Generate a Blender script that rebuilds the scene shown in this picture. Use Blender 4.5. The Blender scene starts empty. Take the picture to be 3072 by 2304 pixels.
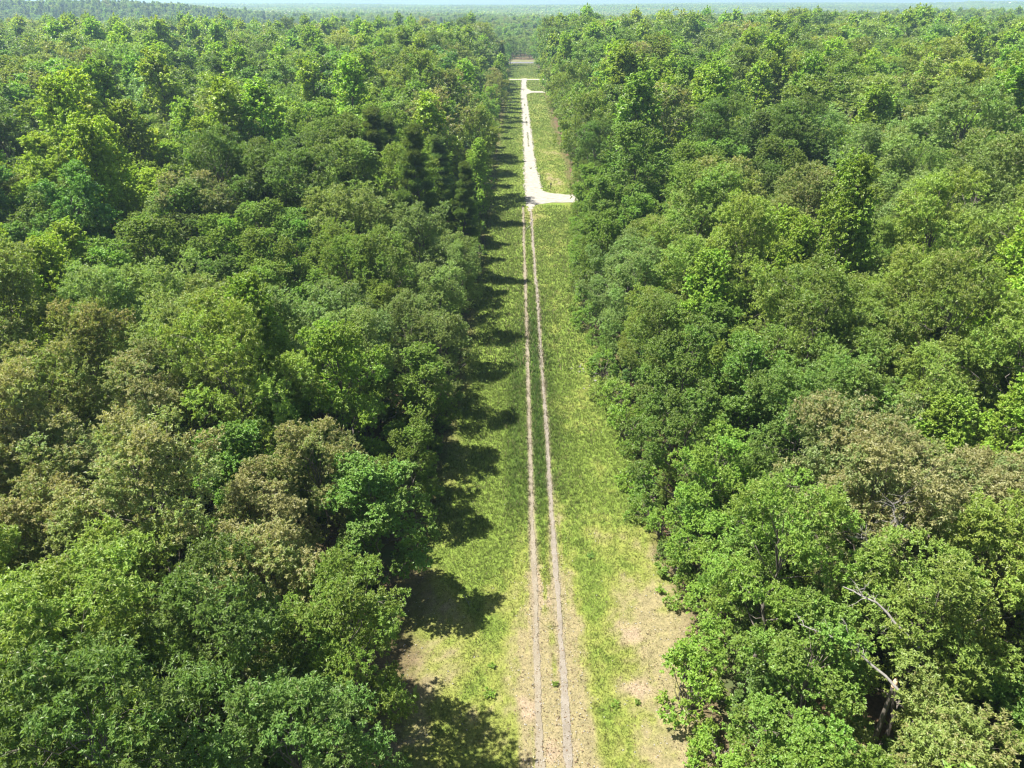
import bpy, math
import numpy as np
from mathutils import Vector

# ------------------------------------------------------------------ camera, sky, sun, exposure
scene = bpy.context.scene
CAM_H = 41.0
PITCH = 27.8
YAW = 0.33
cam_data = bpy.data.cameras.new("camera")
cam_data.sensor_fit = 'HORIZONTAL'
cam_data.angle = 2 * math.atan(0.708)
cam_data.clip_start = 0.5
cam_data.clip_end = 30000
cam = bpy.data.objects.new("camera", cam_data)
cam.location = (0, 0, CAM_H)
cam.rotation_euler = (math.radians(90 - PITCH), 0, math.radians(YAW))
scene.collection.objects.link(cam)
scene.camera = cam

SUN_EL, SUN_AZ = 63.0, 272.0            # azimuth clockwise from +Y (270 = from the left)
world = bpy.data.worlds.new("World")
scene.world = world
world.use_nodes = True
wn = world.node_tree
wn.nodes.clear()
w_out = wn.nodes.new('ShaderNodeOutputWorld')
w_bg = wn.nodes.new('ShaderNodeBackground')
w_sky = wn.nodes.new('ShaderNodeTexSky')
w_sky.sky_type = 'NISHITA'
w_sky.sun_disc = False
w_sky.sun_elevation = math.radians(SUN_EL)
w_sky.sun_rotation = math.radians(SUN_AZ)
w_sky.air_density = 1.0
w_sky.dust_density = 1.5
w_bg.inputs['Strength'].default_value = 0.06
wn.links.new(w_sky.outputs[0], w_bg.inputs[0])
wn.links.new(w_bg.outputs[0], w_out.inputs[0])

sun_data = bpy.data.lights.new("sun", 'SUN')
sun_data.energy = 5.0
sun_data.angle = math.radians(0.53)
sun_data.color = (1.0, 0.955, 0.88)
sun = bpy.data.objects.new("sun", sun_data)
e, a = math.radians(SUN_EL), math.radians(SUN_AZ)
to_sun = Vector((math.sin(a) * math.cos(e), math.cos(a) * math.cos(e), math.sin(e)))
sun.rotation_euler = (-to_sun).to_track_quat('-Z', 'Y').to_euler()
sun.location = (0, 0, 120)
scene.collection.objects.link(sun)

vs = scene.view_settings
vs.view_transform = 'Standard'
vs.look = 'None'
vs.exposure = 1.45
vs.gamma = 1.0
vs.use_curve_mapping = False
cy = scene.cycles
cy.max_bounces = 5
cy.diffuse_bounces = 2
cy.glossy_bounces = 2
cy.transmission_bounces = 4
cy.volume_bounces = 1
cy.transparent_max_bounces = 6
cy.use_denoising = True
cy.denoiser = 'OPENIMAGEDENOISE'
cy.denoising_input_passes = 'RGB_ALBEDO_NORMAL'
cy.denoising_prefilter = 'ACCURATE'
cy.sample_clamp_indirect = 4.0
cy.filter_width = 1.2

COL = scene.collection
RNG = np.random.default_rng(11)

# ------------------------------------------------------------------ helpers
def tag(o, label=None, cat=None, group=None, kind=None):
    if label: o['label'] = label
    if cat: o['category'] = cat
    if group: o['group'] = group
    if kind: o['kind'] = kind
    return o

def link(name, data, parent=None, loc=(0, 0, 0), rot=(0, 0, 0), scl=(1, 1, 1)):
    o = bpy.data.objects.new(name, data)
    COL.objects.link(o)
    o.location, o.rotation_euler, o.scale = loc, rot, scl
    if parent: o.parent = parent
    return o

def mesh_np(name, v, f, mats, mat_idx=None, attrs=None, smooth=False):
    """v (N,3), f (M,3) or (M,4); attrs {name: (N,4) colours}"""
    me = bpy.data.meshes.new(name)
    v = np.ascontiguousarray(v, dtype=np.float32)
    f = np.ascontiguousarray(f, dtype=np.int32)
    m, k = f.shape
    me.vertices.add(len(v)); me.vertices.foreach_set('co', v.ravel())
    me.loops.add(m * k); me.loops.foreach_set('vertex_index', f.ravel())
    me.polygons.add(m)
    me.polygons.foreach_set('loop_start', np.arange(0, m * k, k, dtype=np.int32))
    if mat_idx is not None:
        me.polygons.foreach_set('material_index', np.ascontiguousarray(mat_idx, dtype=np.int32))
    me.polygons.foreach_set('use_smooth', np.full(m, smooth, dtype=bool))
    for mt in mats: me.materials.append(mt)
    me.update(calc_edges=True)
    for an, av in (attrs or {}).items():
        ca = me.color_attributes.new(an, 'FLOAT_COLOR', 'POINT')
        ca.data.foreach_set('color', np.ascontiguousarray(av, dtype=np.float32).ravel())
    return me

def hash2(ix, iy, s):
    h = (ix.astype(np.int64) * 374761393 + iy.astype(np.int64) * 668265263 + s * 1442695041) & 0xffffffff
    h = ((h ^ (h >> 13)) * 1274126177) & 0xffffffff
    return ((h ^ (h >> 16)) & 0xffff) / 65535.0

def vnoise(x, y, s=0):
    x, y = np.asarray(x, float), np.asarray(y, float)
    ix, iy = np.floor(x).astype(np.int64), np.floor(y).astype(np.int64)
    fx, fy = x - ix, y - iy
    fx, fy = fx * fx * (3 - 2 * fx), fy * fy * (3 - 2 * fy)
    a, b = hash2(ix, iy, s), hash2(ix + 1, iy, s)
    c, d = hash2(ix, iy + 1, s), hash2(ix + 1, iy + 1, s)
    return (a * (1 - fx) + b * fx) * (1 - fy) + (c * (1 - fx) + d * fx) * fy

def fbm(x, y, s=0, o=3):
    t, amp, tot = 0, 1.0, 0
    for i in range(o):
        t = t + amp * vnoise(np.asarray(x) * 2 ** i, np.asarray(y) * 2 ** i, s + i * 7); tot += amp; amp *= 0.5
    return t / tot

def sstep(a, b, x):
    t = np.clip((np.asarray(x, float) - a) / (b - a), 0, 1)
    return t * t * (3 - 2 * t)

# ------------------------------------------------------------------ materials
def new_mat(name):
    m = bpy.data.materials.new(name)
    m.use_nodes = True
    nt = m.node_tree
    nt.nodes.clear()
    out = nt.nodes.new('ShaderNodeOutputMaterial')
    return m, nt, out

def N(nt, t, **kw):
    n = nt.nodes.new(t)
    for k, v in kw.items():
        if k == 'inp':
            for kk, vv in v.items(): n.inputs[kk].default_value = vv
        else: setattr(n, k, v)
    return n

def mixc(nt, fac, A, B, blend='MIX'):
    n = nt.nodes.new('ShaderNodeMix'); n.data_type = 'RGBA'; n.blend_type = blend
    for s, val in ((n.inputs[0], fac), (n.inputs[6], A), (n.inputs[7], B)):
        if hasattr(val, 'links'): nt.links.new(val, s)
        else: s.default_value = val
    return n.outputs[2]

def mth(nt, op, A, B=None, C=None, clamp=False):
    n = nt.nodes.new('ShaderNodeMath'); n.operation = op; n.use_clamp = clamp
    for s, val in zip(n.inputs, (A, B, C)):
        if val is None: continue
        if hasattr(val, 'links'): nt.links.new(val, s)
        else: s.default_value = val
    return n.outputs[0]

def ramp(nt, fac, stops):
    n = nt.nodes.new('ShaderNodeValToRGB')
    el = n.color_ramp.elements
    while len(el) < len(stops): el.new(0.5)
    for e_, (p, c) in zip(el, stops): e_.position, e_.color = p, c
    nt.links.new(fac, n.inputs[0])
    return n.outputs[0]

def noise(nt, scale, detail=3, rough=0.55, vec=None):
    n = nt.nodes.new('ShaderNodeTexNoise')
    n.inputs['Scale'].default_value = scale
    n.inputs['Detail'].default_value = detail
    n.inputs['Roughness'].default_value = rough
    if vec is not None: nt.links.new(vec, n.inputs['Vector'])
    return n.outputs[0]

def objco(nt):
    return nt.nodes.new('ShaderNodeTexCoord').outputs['Object']

def geopos(nt):
    return nt.nodes.new('ShaderNodeNewGeometry').outputs['Position']

def leaf_material(name, instanced):
    m, nt, out = new_mat(name)
    va = N(nt, 'ShaderNodeVertexColor', layer_name='leaf')
    sep = nt.nodes.new('ShaderNodeSeparateColor'); nt.links.new(va.outputs[0], sep.inputs[0])
    if instanced:
        at = N(nt, 'ShaderNodeAttribute', attribute_type='INSTANCER', attribute_name='tint')
        ab = N(nt, 'ShaderNodeAttribute', attribute_type='INSTANCER', attribute_name='browning')
        tint, brown = at.outputs['Color'], ab.outputs['Fac']
    else:
        oi = nt.nodes.new('ShaderNodeObjectInfo')
        tint, brown = oi.outputs['Color'], oi.outputs['Alpha']
    # leaf-to-leaf value and hue variation
    val = mth(nt, 'MULTIPLY_ADD', sep.outputs[0], 0.75, 0.62)
    hue = mth(nt, 'MULTIPLY_ADD', sep.outputs[1], 0.04, 0.484)
    hsv = nt.nodes.new('ShaderNodeHueSaturation')
    nt.links.new(hue, hsv.inputs['Hue']); nt.links.new(val, hsv.inputs['Value']); nt.links.new(tint, hsv.inputs['Color'])
    bf = mth(nt, 'GREATER_THAN', brown, sep.outputs[2])
    bcol = mixc(nt, sep.outputs[0], (0.26, 0.215, 0.105, 1), (0.46, 0.39, 0.21, 1))
    col = mixc(nt, mth(nt, 'MULTIPLY', bf, 0.55), hsv.outputs[0], bcol)
    p = N(nt, 'ShaderNodeBsdfPrincipled', inp={'Roughness': 0.45, 'Specular IOR Level': 0.40})
    nt.links.new(col, p.inputs['Base Color'])
    tr = nt.nodes.new('ShaderNodeBsdfTranslucent')
    tcol = mixc(nt, 1.0, col, (1.45, 1.5, 0.6, 1), 'MULTIPLY')
    nt.links.new(tcol, tr.inputs[0])
    mx = nt.nodes.new('ShaderNodeMixShader'); mx.inputs[0].default_value = 0.40
    nt.links.new(p.outputs[0], mx.inputs[1]); nt.links.new(tr.outputs[0], mx.inputs[2])
    nt.links.new(mx.outputs[0], out.inputs[0])
    return m

def simple_mat(name, c1, c2, scale, rough=0.85, bump=0.0, detail=4, stretch=None, spec=0.25):
    m, nt, out = new_mat(name)
    vec = objco(nt)
    if stretch:
        mp = nt.nodes.new('ShaderNodeMapping'); mp.inputs['Scale'].default_value = stretch
        nt.links.new(vec, mp.inputs['Vector']); vec = mp.outputs[0]
    nz = noise(nt, scale, detail, 0.6, vec)
    col = ramp(nt, nz, [(0.3, c1 + (1,)), (0.7, c2 + (1,))])
    p = N(nt, 'ShaderNodeBsdfPrincipled', inp={'Roughness': rough, 'Specular IOR Level': spec})
    nt.links.new(col, p.inputs['Base Color'])
    if bump:
        b = N(nt, 'ShaderNodeBump', inp={'Strength': bump, 'Distance': 0.05})
        nt.links.new(nz, b.inputs['Height']); nt.links.new(b.outputs[0], p.inputs['Normal'])
    nt.links.new(p.outputs[0], out.inputs[0])
    return m

M_LEAF = leaf_material('leaf', False)
M_LEAF_I = leaf_material('leaf_far', True)
M_BARK = simple_mat('bark', (0.075, 0.062, 0.05), (0.21, 0.185, 0.155), 5, 0.9, 0.4, 5, (3, 3, 0.7))
M_DEAD = simple_mat('dead_wood', (0.17, 0.155, 0.135), (0.33, 0.31, 0.28), 4, 0.85, 0.2, 5, (2, 2, 0.6))
M_BREAK = simple_mat('fresh_break', (0.62, 0.30, 0.12), (0.75, 0.60, 0.42), 5, 0.8)

def attr_mat(name, layer, rough=0.8, translucent=0.25):
    m, nt, out = new_mat(name)
    va = N(nt, 'ShaderNodeVertexColor', layer_name=layer)
    p = N(nt, 'ShaderNodeBsdfPrincipled', inp={'Roughness': rough, 'Specular IOR Level': 0.25})
    nt.links.new(va.outputs[0], p.inputs['Base Color'])
    tr = nt.nodes.new('ShaderNodeBsdfTranslucent'); nt.links.new(va.outputs[0], tr.inputs[0])
    mx = nt.nodes.new('ShaderNodeMixShader'); mx.inputs[0].default_value = translucent
    nt.links.new(p.outputs[0], mx.inputs[1]); nt.links.new(tr.outputs[0], mx.inputs[2])
    nt.links.new(mx.outputs[0], out.inputs[0])
    return m
M_GRASS = attr_mat('grass_blade', 'tone')

def forest_floor_mat():
    m, nt, out = new_mat('forest_floor')
    pos = geopos(nt)
    n1 = noise(nt, 0.12, 4, 0.6, pos)
    n2 = noise(nt, 5.0, 4, 0.7, pos)
    c = ramp(nt, n2, [(0.25, (0.05, 0.035, 0.022, 1)), (0.55, (0.13, 0.085, 0.05, 1)), (0.8, (0.20, 0.13, 0.08, 1))])
    c = mixc(nt, ramp(nt, n1, [(0.45, (0, 0, 0, 1)), (0.65, (1, 1, 1, 1))]), c, (0.055, 0.085, 0.028, 1))
    p = N(nt, 'ShaderNodeBsdfPrincipled', inp={'Roughness': 0.95, 'Specular IOR Level': 0.1})
    nt.links.new(c, p.inputs['Base Color'])
    nt.links.new(p.outputs[0], out.inputs[0])
    return m

def clearing_mat():
    m, nt, out = new_mat('clearing_turf')
    va = N(nt, 'ShaderNodeVertexColor', layer_name='turf')
    pos = geopos(nt)
    n2 = noise(nt, 9.0, 5, 0.75, pos)
    n3 = noise(nt, 1.6, 4, 0.65, pos)
    k = mth(nt, 'ADD', mth(nt, 'MULTIPLY', n2, 0.85), mth(nt, 'MULTIPLY', n3, 0.5))
    g = ramp(nt, k, [(0.40, (0.42, 0.43, 0.38, 1)), (0.66, (1, 1, 1, 1)), (0.88, (1.55, 1.5, 1.4, 1))])
    c = mixc(nt, 1.0, va.outputs[0], g, 'MULTIPLY')
    p = N(nt, 'ShaderNodeBsdfPrincipled', inp={'Roughness': 0.95, 'Specular IOR Level': 0.1})
    nt.links.new(c, p.inputs['Base Color'])
    b = N(nt, 'ShaderNodeBump', inp={'Strength': 0.7, 'Distance': 0.12})
    nt.links.new(k, b.inputs['Height']); nt.links.new(b.outputs[0], p.inputs['Normal'])
    nt.links.new(p.outputs[0], out.inputs[0])
    return m

def gravel_mat(name, c0, c1, c2, scale=14):
    m, nt, out = new_mat(name)
    pos = geopos(nt)
    n1 = noise(nt, scale, 5, 0.75, pos)
    n2 = noise(nt, 0.9, 4, 0.6, pos)
    c = ramp(nt, n1, [(0.3, c0 + (1,)), (0.5, c1 + (1,)), (0.7, c2 + (1,))])
    c = mixc(nt, ramp(nt, n2, [(0.42, (0, 0, 0, 1)), (0.68, (0.75, 0.75, 0.75, 1))]), c, c0 + (1,))
    p = N(nt, 'ShaderNodeBsdfPrincipled', inp={'Roughness': 0.95, 'Specular IOR Level': 0.15})
    nt.links.new(c, p.inputs['Base Color'])
    b = N(nt, 'ShaderNodeBump', inp={'Strength': 0.5, 'Distance': 0.05})
    nt.links.new(n1, b.inputs['Height']); nt.links.new(b.outputs[0], p.inputs['Normal'])
    nt.links.new(p.outputs[0], out.inputs[0])
    return m

M_FLOOR = forest_floor_mat()
M_TURF = clearing_mat()
M_GRAVEL = gravel_mat('white_gravel', (0.20, 0.17, 0.13), (0.31, 0.295, 0.26), (0.37, 0.36, 0.33))
M_TRACK = gravel_mat('track_dirt', (0.15, 0.125, 0.086), (0.222, 0.194, 0.142), (0.285, 0.256, 0.198))
M_TRACK2 = gravel_mat('track_gravel', (0.15, 0.128, 0.095), (0.222, 0.196, 0.158), (0.29, 0.264, 0.228))
M_ASPHALT = gravel_mat('asphalt', (0.11, 0.11, 0.115), (0.145, 0.145, 0.15), (0.18, 0.18, 0.185), 6)
M_PAINT = simple_mat('white_paint', (0.72, 0.72, 0.70), (0.82, 0.82, 0.80), 3, 0.6)
M_ROCK = simple_mat('pale_rock', (0.16, 0.15, 0.135), (0.32, 0.30, 0.28), 3, 0.9, 0.3)
M_DARK = simple_mat('dark_metal', (0.018, 0.016, 0.015), (0.04, 0.036, 0.032), 6, 0.5)
M_POST = simple_mat('post_wood', (0.05, 0.035, 0.025), (0.10, 0.075, 0.055), 6, 0.9, 0.3, 4, (4, 4, 0.5))
M_ROOF = simple_mat('pale_roof', (0.66, 0.67, 0.68), (0.80, 0.80, 0.80), 2, 0.6)
M_GLASS = simple_mat('window_glass', (0.03, 0.04, 0.05), (0.06, 0.07, 0.08), 2, 0.15, spec=0.6)

# ------------------------------------------------------------------ terrain
def terrain(x, y):
    x, y = np.asarray(x, float), np.asarray(y, float)
    z = 0 * x
    z = z + 11 * np.exp(-((x - 640) / 430) ** 2 - ((y - 900) / 300) ** 2)        # low rise, right
    z = z - 16 * sstep(1150, 1600, y) * sstep(-200, 500, x) * (1 - sstep(2300, 3200, y))
    z = z + 22 * sstep(1080, 1330, y) * sstep(2100, 1500, y) * sstep(-330, -700, x + 0.12 * (y - 1100))   # pine ridge, left
    z = z - 6 * np.exp(-((x + 200) / 330) ** 2 - ((y - 950) / 320) ** 2)       # shallow valley with the field
    far = sstep(2300, 4200, y)
    z = z + far * ((fbm(x / 1900 + 3.1, y / 1500 + 1.7, 5, 3) - 0.45) * 40 + 13)
    z = z + 16 * np.exp(-((x - 2360) / 300) ** 2 - ((y - 4000) / 300) ** 2)
    return z * sstep(630, 780, y)

xs = np.unique(np.concatenate([np.linspace(-9000, -1500, 40), np.linspace(-1500, 1500, 61), np.linspace(1500, 9000, 40)]))
ys = np.unique(np.concatenate([np.linspace(-500, 600, 12), np.linspace(600, 2400, 46), np.linspace(2400, 9400, 50)]))
gx, gy = np.meshgrid(xs, ys)
gz = terrain(gx, gy)
gv = np.stack([gx, gy, gz], -1).reshape(-1, 3)
nx, ny = len(xs), len(ys)
ii = (np.arange(ny - 1)[:, None] * nx + np.arange(nx - 1)[None, :]).ravel()
gf = np.stack([ii, ii + 1, ii + nx + 1, ii + nx], -1)
tag(link('ground', mesh_np('ground', gv, gf, [M_FLOOR], smooth=True)), kind='structure')

# clearing: edges (world x of the left and right rim along y)
Y_R = [0, 28, 33, 41, 48, 61, 78, 96, 116, 151, 171, 223, 288, 400, 470, 640]
X_R = [12.4, 12.2, 12.2, 13.4, 12.0, 12.4, 11.2, 10.2, 10.6, 13.2, 13.4, 14.2, 13.6, 14.6, 15, 15]
Y_L = [0, 28, 42, 65, 93, 121, 163, 216, 314, 462, 640]
X_L = [-8.6, -8.4, -8.2, -7.8, -7.2, -7.0, -6.9, -6.8, -6.2, -5.6, -5.6]
edge_r = lambda y: np.interp(y, Y_R, X_R)
edge_l = lambda y: np.interp(y, Y_L, X_L)
TRK = (1.55, 3.30)

STRAW = np.array([0.215, 0.185, 0.098])
YELGRASS = np.array([0.176, 0.196, 0.046])
GRASS = np.array([0.136, 0.192, 0.034])
DEEP = np.array([0.066, 0.118, 0.020])
SOIL = np.array([0.28, 0.215, 0.15])
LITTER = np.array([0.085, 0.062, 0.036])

def turf(x, y):
    """colour of the turf and how lush (0 bare .. 1 deep) it is"""
    x, y = np.asarray(x, float), np.asarray(y, float)
    nA = fbm(x / 5.5, y / 9.0, 21)
    nB = fbm(x / 1.7, y / 2.6, 31)
    nC = fbm(x / 0.55, y / 0.8, 36, 2)
    nS = fbm(x / 0.30, y / 7.0, 41)                                # streaks along the track
    lush = 0.27 + 0.56 * sstep(38, 62, y + 14 * (nA - 0.5)) + 0.60 * (nA - 0.5) + 0.70 * (nB - 0.5) + 0.55 * (nC - 0.5)
    lush = lush - 0.12 * sstep(150, 230, y) - 0.20 * sstep(70, 38, y) * sstep(5.6, 11.0, x) + 0.10 * sstep(50, 36, y) * np.exp(-((x + 1.8) / 1.8) ** 2) - 0.16 * sstep(56, 40, y) * np.exp(-((x - 4.4) / 0.45) ** 2)
    lush = lush + 0.34 * np.exp(-((x + 2.2) / 2.4) ** 2)            # greener left verge
    xg = 4.9 + 1.1 * sstep(60, 28, y)
    lush = lush + 0.22 * np.exp(-((x - xg - 0.3) / 1.1) ** 2) * sstep(62, 50, y)   # green ribbon right of the track
    intrack = np.exp(-((x - 2.75) / 2.4) ** 4)
    lush = lush - intrack * 0.46 * sstep(60, 44, y) * (0.55 + 2.0 * (nS - 0.45))
    lush = lush + np.exp(-((x - 2.4) / 0.6) ** 2) * 0.35 * sstep(34, 52, y) * sstep(150, 110, y)
    lush = lush - 0.55 * np.exp(-((x - 3.4) / 2.3) ** 2 - ((y - 156) / 9) ** 2)
    lush = lush - 0.5 * np.exp(-((x - 7.1) / 1.3) ** 2 - ((y - 143) / 1.6) ** 2)
    lush = lush - 0.45 * np.exp(-((x - 10) / 2.2) ** 2 - ((y - 185) / 14) ** 2)
    lush = lush - 0.6 * np.exp(-((x - 10.5) / 2.2) ** 2 - ((y - 231) / 4) ** 2)
    deep = np.exp(-((x - 2.4) / 2.5) ** 2) * sstep(48, 60, y) * sstep(120, 88, y) * (0.35 + 0.9 * nB)
    deep = deep + np.exp(-((x - 2.42) / 0.5) ** 2) * sstep(36, 56, y) * sstep(118, 92, y) * 0.3
    deep = deep + 0.5 * np.exp(-((x + 0.2) / 0.8) ** 2) * sstep(46, 56, y) * sstep(100, 84, y)
    deep = np.clip(deep, 0, 1)
    lush = np.clip(lush, 0, 1)
    l1, l2 = sstep(0.02, 0.46, lush)[..., None], sstep(0.35, 0.85, lush)[..., None]
    c = STRAW * (1 - l1) + YELGRASS * l1
    c = c * (1 - l2) + GRASS * l2
    soil = (sstep(0.60, 0.74, fbm(x / 2.2, y / 3.2, 51)) * sstep(0.35, 0.12, lush))[..., None]
    c = c * (1 - 0.8 * soil) + SOIL * 0.8 * soil
    c = c * (1 - deep[..., None]) + DEEP * deep[..., None]
    for t, sd_ in zip(TRK, (3, 4)):                                 # worn margins of the wheel tracks
        wrn = (np.exp(-((x - t - 0.26 * (fbm(y / 17, 0 * y, sd_) - 0.5)) / (0.33 + 0.30 * (nB - 0.5))) ** 4) * sstep(166, 158, y) * (0.55 + 0.7 * nS))[..., None]
        wrn = np.clip(wrn, 0, 1); c = c * (1 - wrn) + np.array([0.21, 0.175, 0.122]) * wrn
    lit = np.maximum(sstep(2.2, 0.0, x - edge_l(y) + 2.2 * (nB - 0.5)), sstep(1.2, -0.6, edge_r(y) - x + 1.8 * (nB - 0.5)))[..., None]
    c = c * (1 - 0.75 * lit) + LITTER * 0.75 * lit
    return c, np.clip(lush * (1 - 0.8 * lit[..., 0]) + 0.5 * deep, 0, 1), deep

ux = np.unique(np.concatenate([np.linspace(0, 1, 80), np.linspace(0.40, 0.62, 90)]))
uy = np.unique(np.concatenate([np.arange(0, 90, 0.4), np.arange(90, 240, 0.8), np.arange(240, 600, 2.0)]))
cx = (edge_l(uy) - 1.5 + 0.9 * (vnoise(uy / 2, 0 * uy, 3) - 0.5))[:, None] * (1 - ux) + (edge_r(uy) + 1.2 + 0.9 * (vnoise(uy / 2, 0 * uy, 4) - 0.5))[:, None] * ux
cyy = np.repeat(uy[:, None], len(ux), 1)
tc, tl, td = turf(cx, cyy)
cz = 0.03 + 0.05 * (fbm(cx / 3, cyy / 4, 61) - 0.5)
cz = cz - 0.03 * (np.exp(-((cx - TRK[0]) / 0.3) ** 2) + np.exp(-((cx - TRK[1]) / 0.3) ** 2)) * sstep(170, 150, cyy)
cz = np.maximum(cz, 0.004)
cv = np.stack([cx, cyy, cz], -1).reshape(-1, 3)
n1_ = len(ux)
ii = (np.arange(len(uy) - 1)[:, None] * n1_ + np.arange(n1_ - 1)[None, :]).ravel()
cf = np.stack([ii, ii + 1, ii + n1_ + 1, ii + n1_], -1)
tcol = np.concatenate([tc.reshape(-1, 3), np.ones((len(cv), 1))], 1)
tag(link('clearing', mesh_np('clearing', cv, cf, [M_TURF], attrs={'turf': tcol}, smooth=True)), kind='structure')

# ------------------------------------------------------------------ tracks and roads (sheets a little above the turf)
def strip(name, mat, cxf, halff, y0, y1, step, z, cols=5, seed=0, rag=0.10, zf=None):
    yy = np.arange(y0, y1 + step * 0.5, step)
    c, h = cxf(yy), halff(yy)
    l = c - h + rag * 2 * (fbm(yy / 0.9, 0 * yy, seed) - 0.5) + rag * (vnoise(yy / 0.16, 0 * yy, seed + 5) - 0.5)
    r = c + h + rag * 2 * (fbm(yy / 0.9, 0 * yy, seed + 1) - 0.5) + rag * (vnoise(yy / 0.16, 0 * yy, seed + 6) - 0.5)
    t = np.linspace(0, 1, cols)
    X = l[:, None] * (1 - t) + r[:, None] * t
    Y = np.repeat(yy[:, None], cols, 1)
    Z = z + 0 * X if zf is None else zf(X, Y)
    v = np.stack([X, Y, Z], -1).reshape(-1, 3)
    i0 = (np.arange(len(yy) - 1)[:, None] * cols + np.arange(cols - 1)[None, :]).ravel()
    f = np.stack([i0, i0 + 1, i0 + cols + 1, i0 + cols], -1)
    return tag(link(name, mesh_np(name, v, f, [mat], smooth=True)), kind='structure')

const = lambda k: (lambda y: 0 * y + k)
wob = lambda k, s: (lambda y: k + 0.26 * (fbm(y / 17, 0 * y, s) - 0.5))
wid = lambda s: (lambda y: 0.17 + 0.04 * sstep(70, 30, y) + 0.24 * (fbm(y / 4, 0 * y, s) - 0.5))
strip('wheel_track', M_TRACK, wob(TRK[0], 3), wid(5), 18, 165, 0.12, 0.062, seed=71)
strip('wheel_track', M_TRACK2, wob(TRK[1], 4), wid(6), 18, 163, 0.12, 0.062, seed=72)

def road_c(y): return np.interp(y, [160, 166, 180, 210, 300, 400, 470, 478], [3.1, 3.4, 4.3, 3.9, 3.8, 3.6, 4.6, 4.6])
def road_h(y): return np.interp(y, [160, 163, 166, 172, 180, 195, 215, 300, 400, 460, 478], [0.25, 0.5, 1.1, 1.8, 2.3, 2.0, 1.7, 1.6, 1.55, 1.6, 1.9])
strip('gravel_road', M_GRAVEL, road_c, road_h, 160, 478, 0.5, 0.066, cols=7, seed=81, rag=0.6)

def cross(name, x0, x1, ylo, yhi, z, seed, mat=M_GRAVEL, rag=0.5):
    xx = np.arange(x0, x1, 0.6)
    lo = ylo(xx) + rag * (fbm(xx / 1.5, 0 * xx, seed) - 0.5)
    hi = yhi(xx) + rag * (fbm(xx / 1.5, 0 * xx, seed + 1) - 0.5)
    t = np.linspace(0, 1, 5)
    Y = lo[:, None] * (1 - t) + hi[:, None] * t
    X = np.repeat(xx[:, None], 5, 1)
    v = np.stack([X, Y, z + 0 * X], -1).reshape(-1, 3)
    i0 = (np.arange(len(xx) - 1)[:, None] * 5 + np.arange(4)[None, :]).ravel()
    f = np.stack([i0, i0 + 5, i0 + 6, i0 + 1], -1)
    return tag(link(name, mesh_np(name, v, f, [mat], smooth=True)), kind='structure')

cross('gravel_driveway', 4.2, 34, lambda x: np.interp(x, [4, 8, 34], [165.5, 167.8, 168.5]), lambda x: np.interp(x, [4, 6, 8, 12, 34], [186, 180.5, 177.5, 175.8, 174.5]), 0.072, 91)
cross('gravel_driveway', 3.8, 34, lambda x: np.interp(x, [4, 8, 34], [390, 399, 399]), lambda x: np.interp(x, [3.8, 8, 34], [430, 407, 404]), 0.072, 92)
cross('gravel_crossroad', -45, 60, const(468.5), const(474.5), 0.076, 93, rag=1.2)
cross('highway', -1500, 1500, const(604), const(617), 0.080, 94, mat=M_ASPHALT, rag=0.2)

# far meadow beyond the highway verge and the pale field in the valley
M_MEADOW = simple_mat('meadow', (0.060, 0.090, 0.030), (0.10, 0.125, 0.045), 0.05, 0.95)
M_VERGE = simple_mat('dry_verge', (0.11, 0.12, 0.045), (0.18, 0.17, 0.08), 0.2, 0.95)
cross('verge', -600, 600, const(617.4), const(640), 0.06, 95, mat=M_VERGE, rag=0.2)
cross('verge', -600, 600, const(590), const(603.6), 0.06, 96, mat=M_VERGE, rag=0.2)
def patch_sheet(name, x0, x1, y0, y1, dz, mat, n=24):
    X, Y = np.meshgrid(np.linspace(x0, x1, n), np.linspace(y0, y1, n))
    v = np.stack([X, Y, terrain(X, Y) + dz], -1).reshape(-1, 3)
    i0 = (np.arange(n - 1)[:, None] * n + np.arange(n - 1)[None, :]).ravel()
    return tag(link(name, mesh_np(name, v, np.stack([i0, i0 + 1, i0 + n + 1, i0 + n], -1), [mat], smooth=True)), kind='structure')
patch_sheet('field', -470, -70, 690, 1330, 0.5, M_MEADOW)

# ------------------------------------------------------------------ trees
def tubes(paths, sides):
    """paths: list of (pts (n,3), radii (n,)) -> verts, quads"""
    V, F, base = [], [], 0
    ang = np.linspace(0, 2 * np.pi, sides, endpoint=False)
    ca, sa = np.cos(ang), np.sin(ang)
    for pts, rad in paths:
        pts = np.asarray(pts, float); n = len(pts)
        t = np.gradient(pts, axis=0); t /= np.linalg.norm(t, axis=1, keepdims=True) + 1e-9
        ref = np.where(np.abs(t[:, 2:3]) > 0.9, np.array([[1.0, 0, 0]]), np.array([[0, 0, 1.0]]))
        u = np.cross(t, ref); u /= np.linalg.norm(u, axis=1, keepdims=True) + 1e-9
        w = np.cross(t, u)
        r = np.asarray(rad)[:, None, None]
        ring = pts[:, None, :] + r * (u[:, None, :] * ca[None, :, None] + w[:, None, :] * sa[None, :, None])
        V.append(ring.reshape(-1, 3))
        i = np.arange(n - 1)[:, None] * sides + np.arange(sides)[None, :]
        j = np.arange(n - 1)[:, None] * sides + (np.arange(sides)[None, :] + 1) % sides
        F.append((np.stack([i, j, j + sides, i + sides], -1).reshape(-1, 4)) + base)
        base += n * sides
    return np.concatenate(V), np.concatenate(F)

def nrm(v): return v / (np.linalg.norm(v, axis=-1, keepdims=True) + 1e-9)

def curve(p0, p1, sag, rng, n=5, wob_=0.06):
    t = np.linspace(0, 1, n)[:, None]
    p = p0 * (1 - t) + p1 * t
    L = np.linalg.norm(p1 - p0)
    p[:, 2:3] += sag * L * 4 * t * (1 - t)
    p[1:-1] += rng.normal(0, wob_ * L, (n - 2, 3))
    return p

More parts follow.
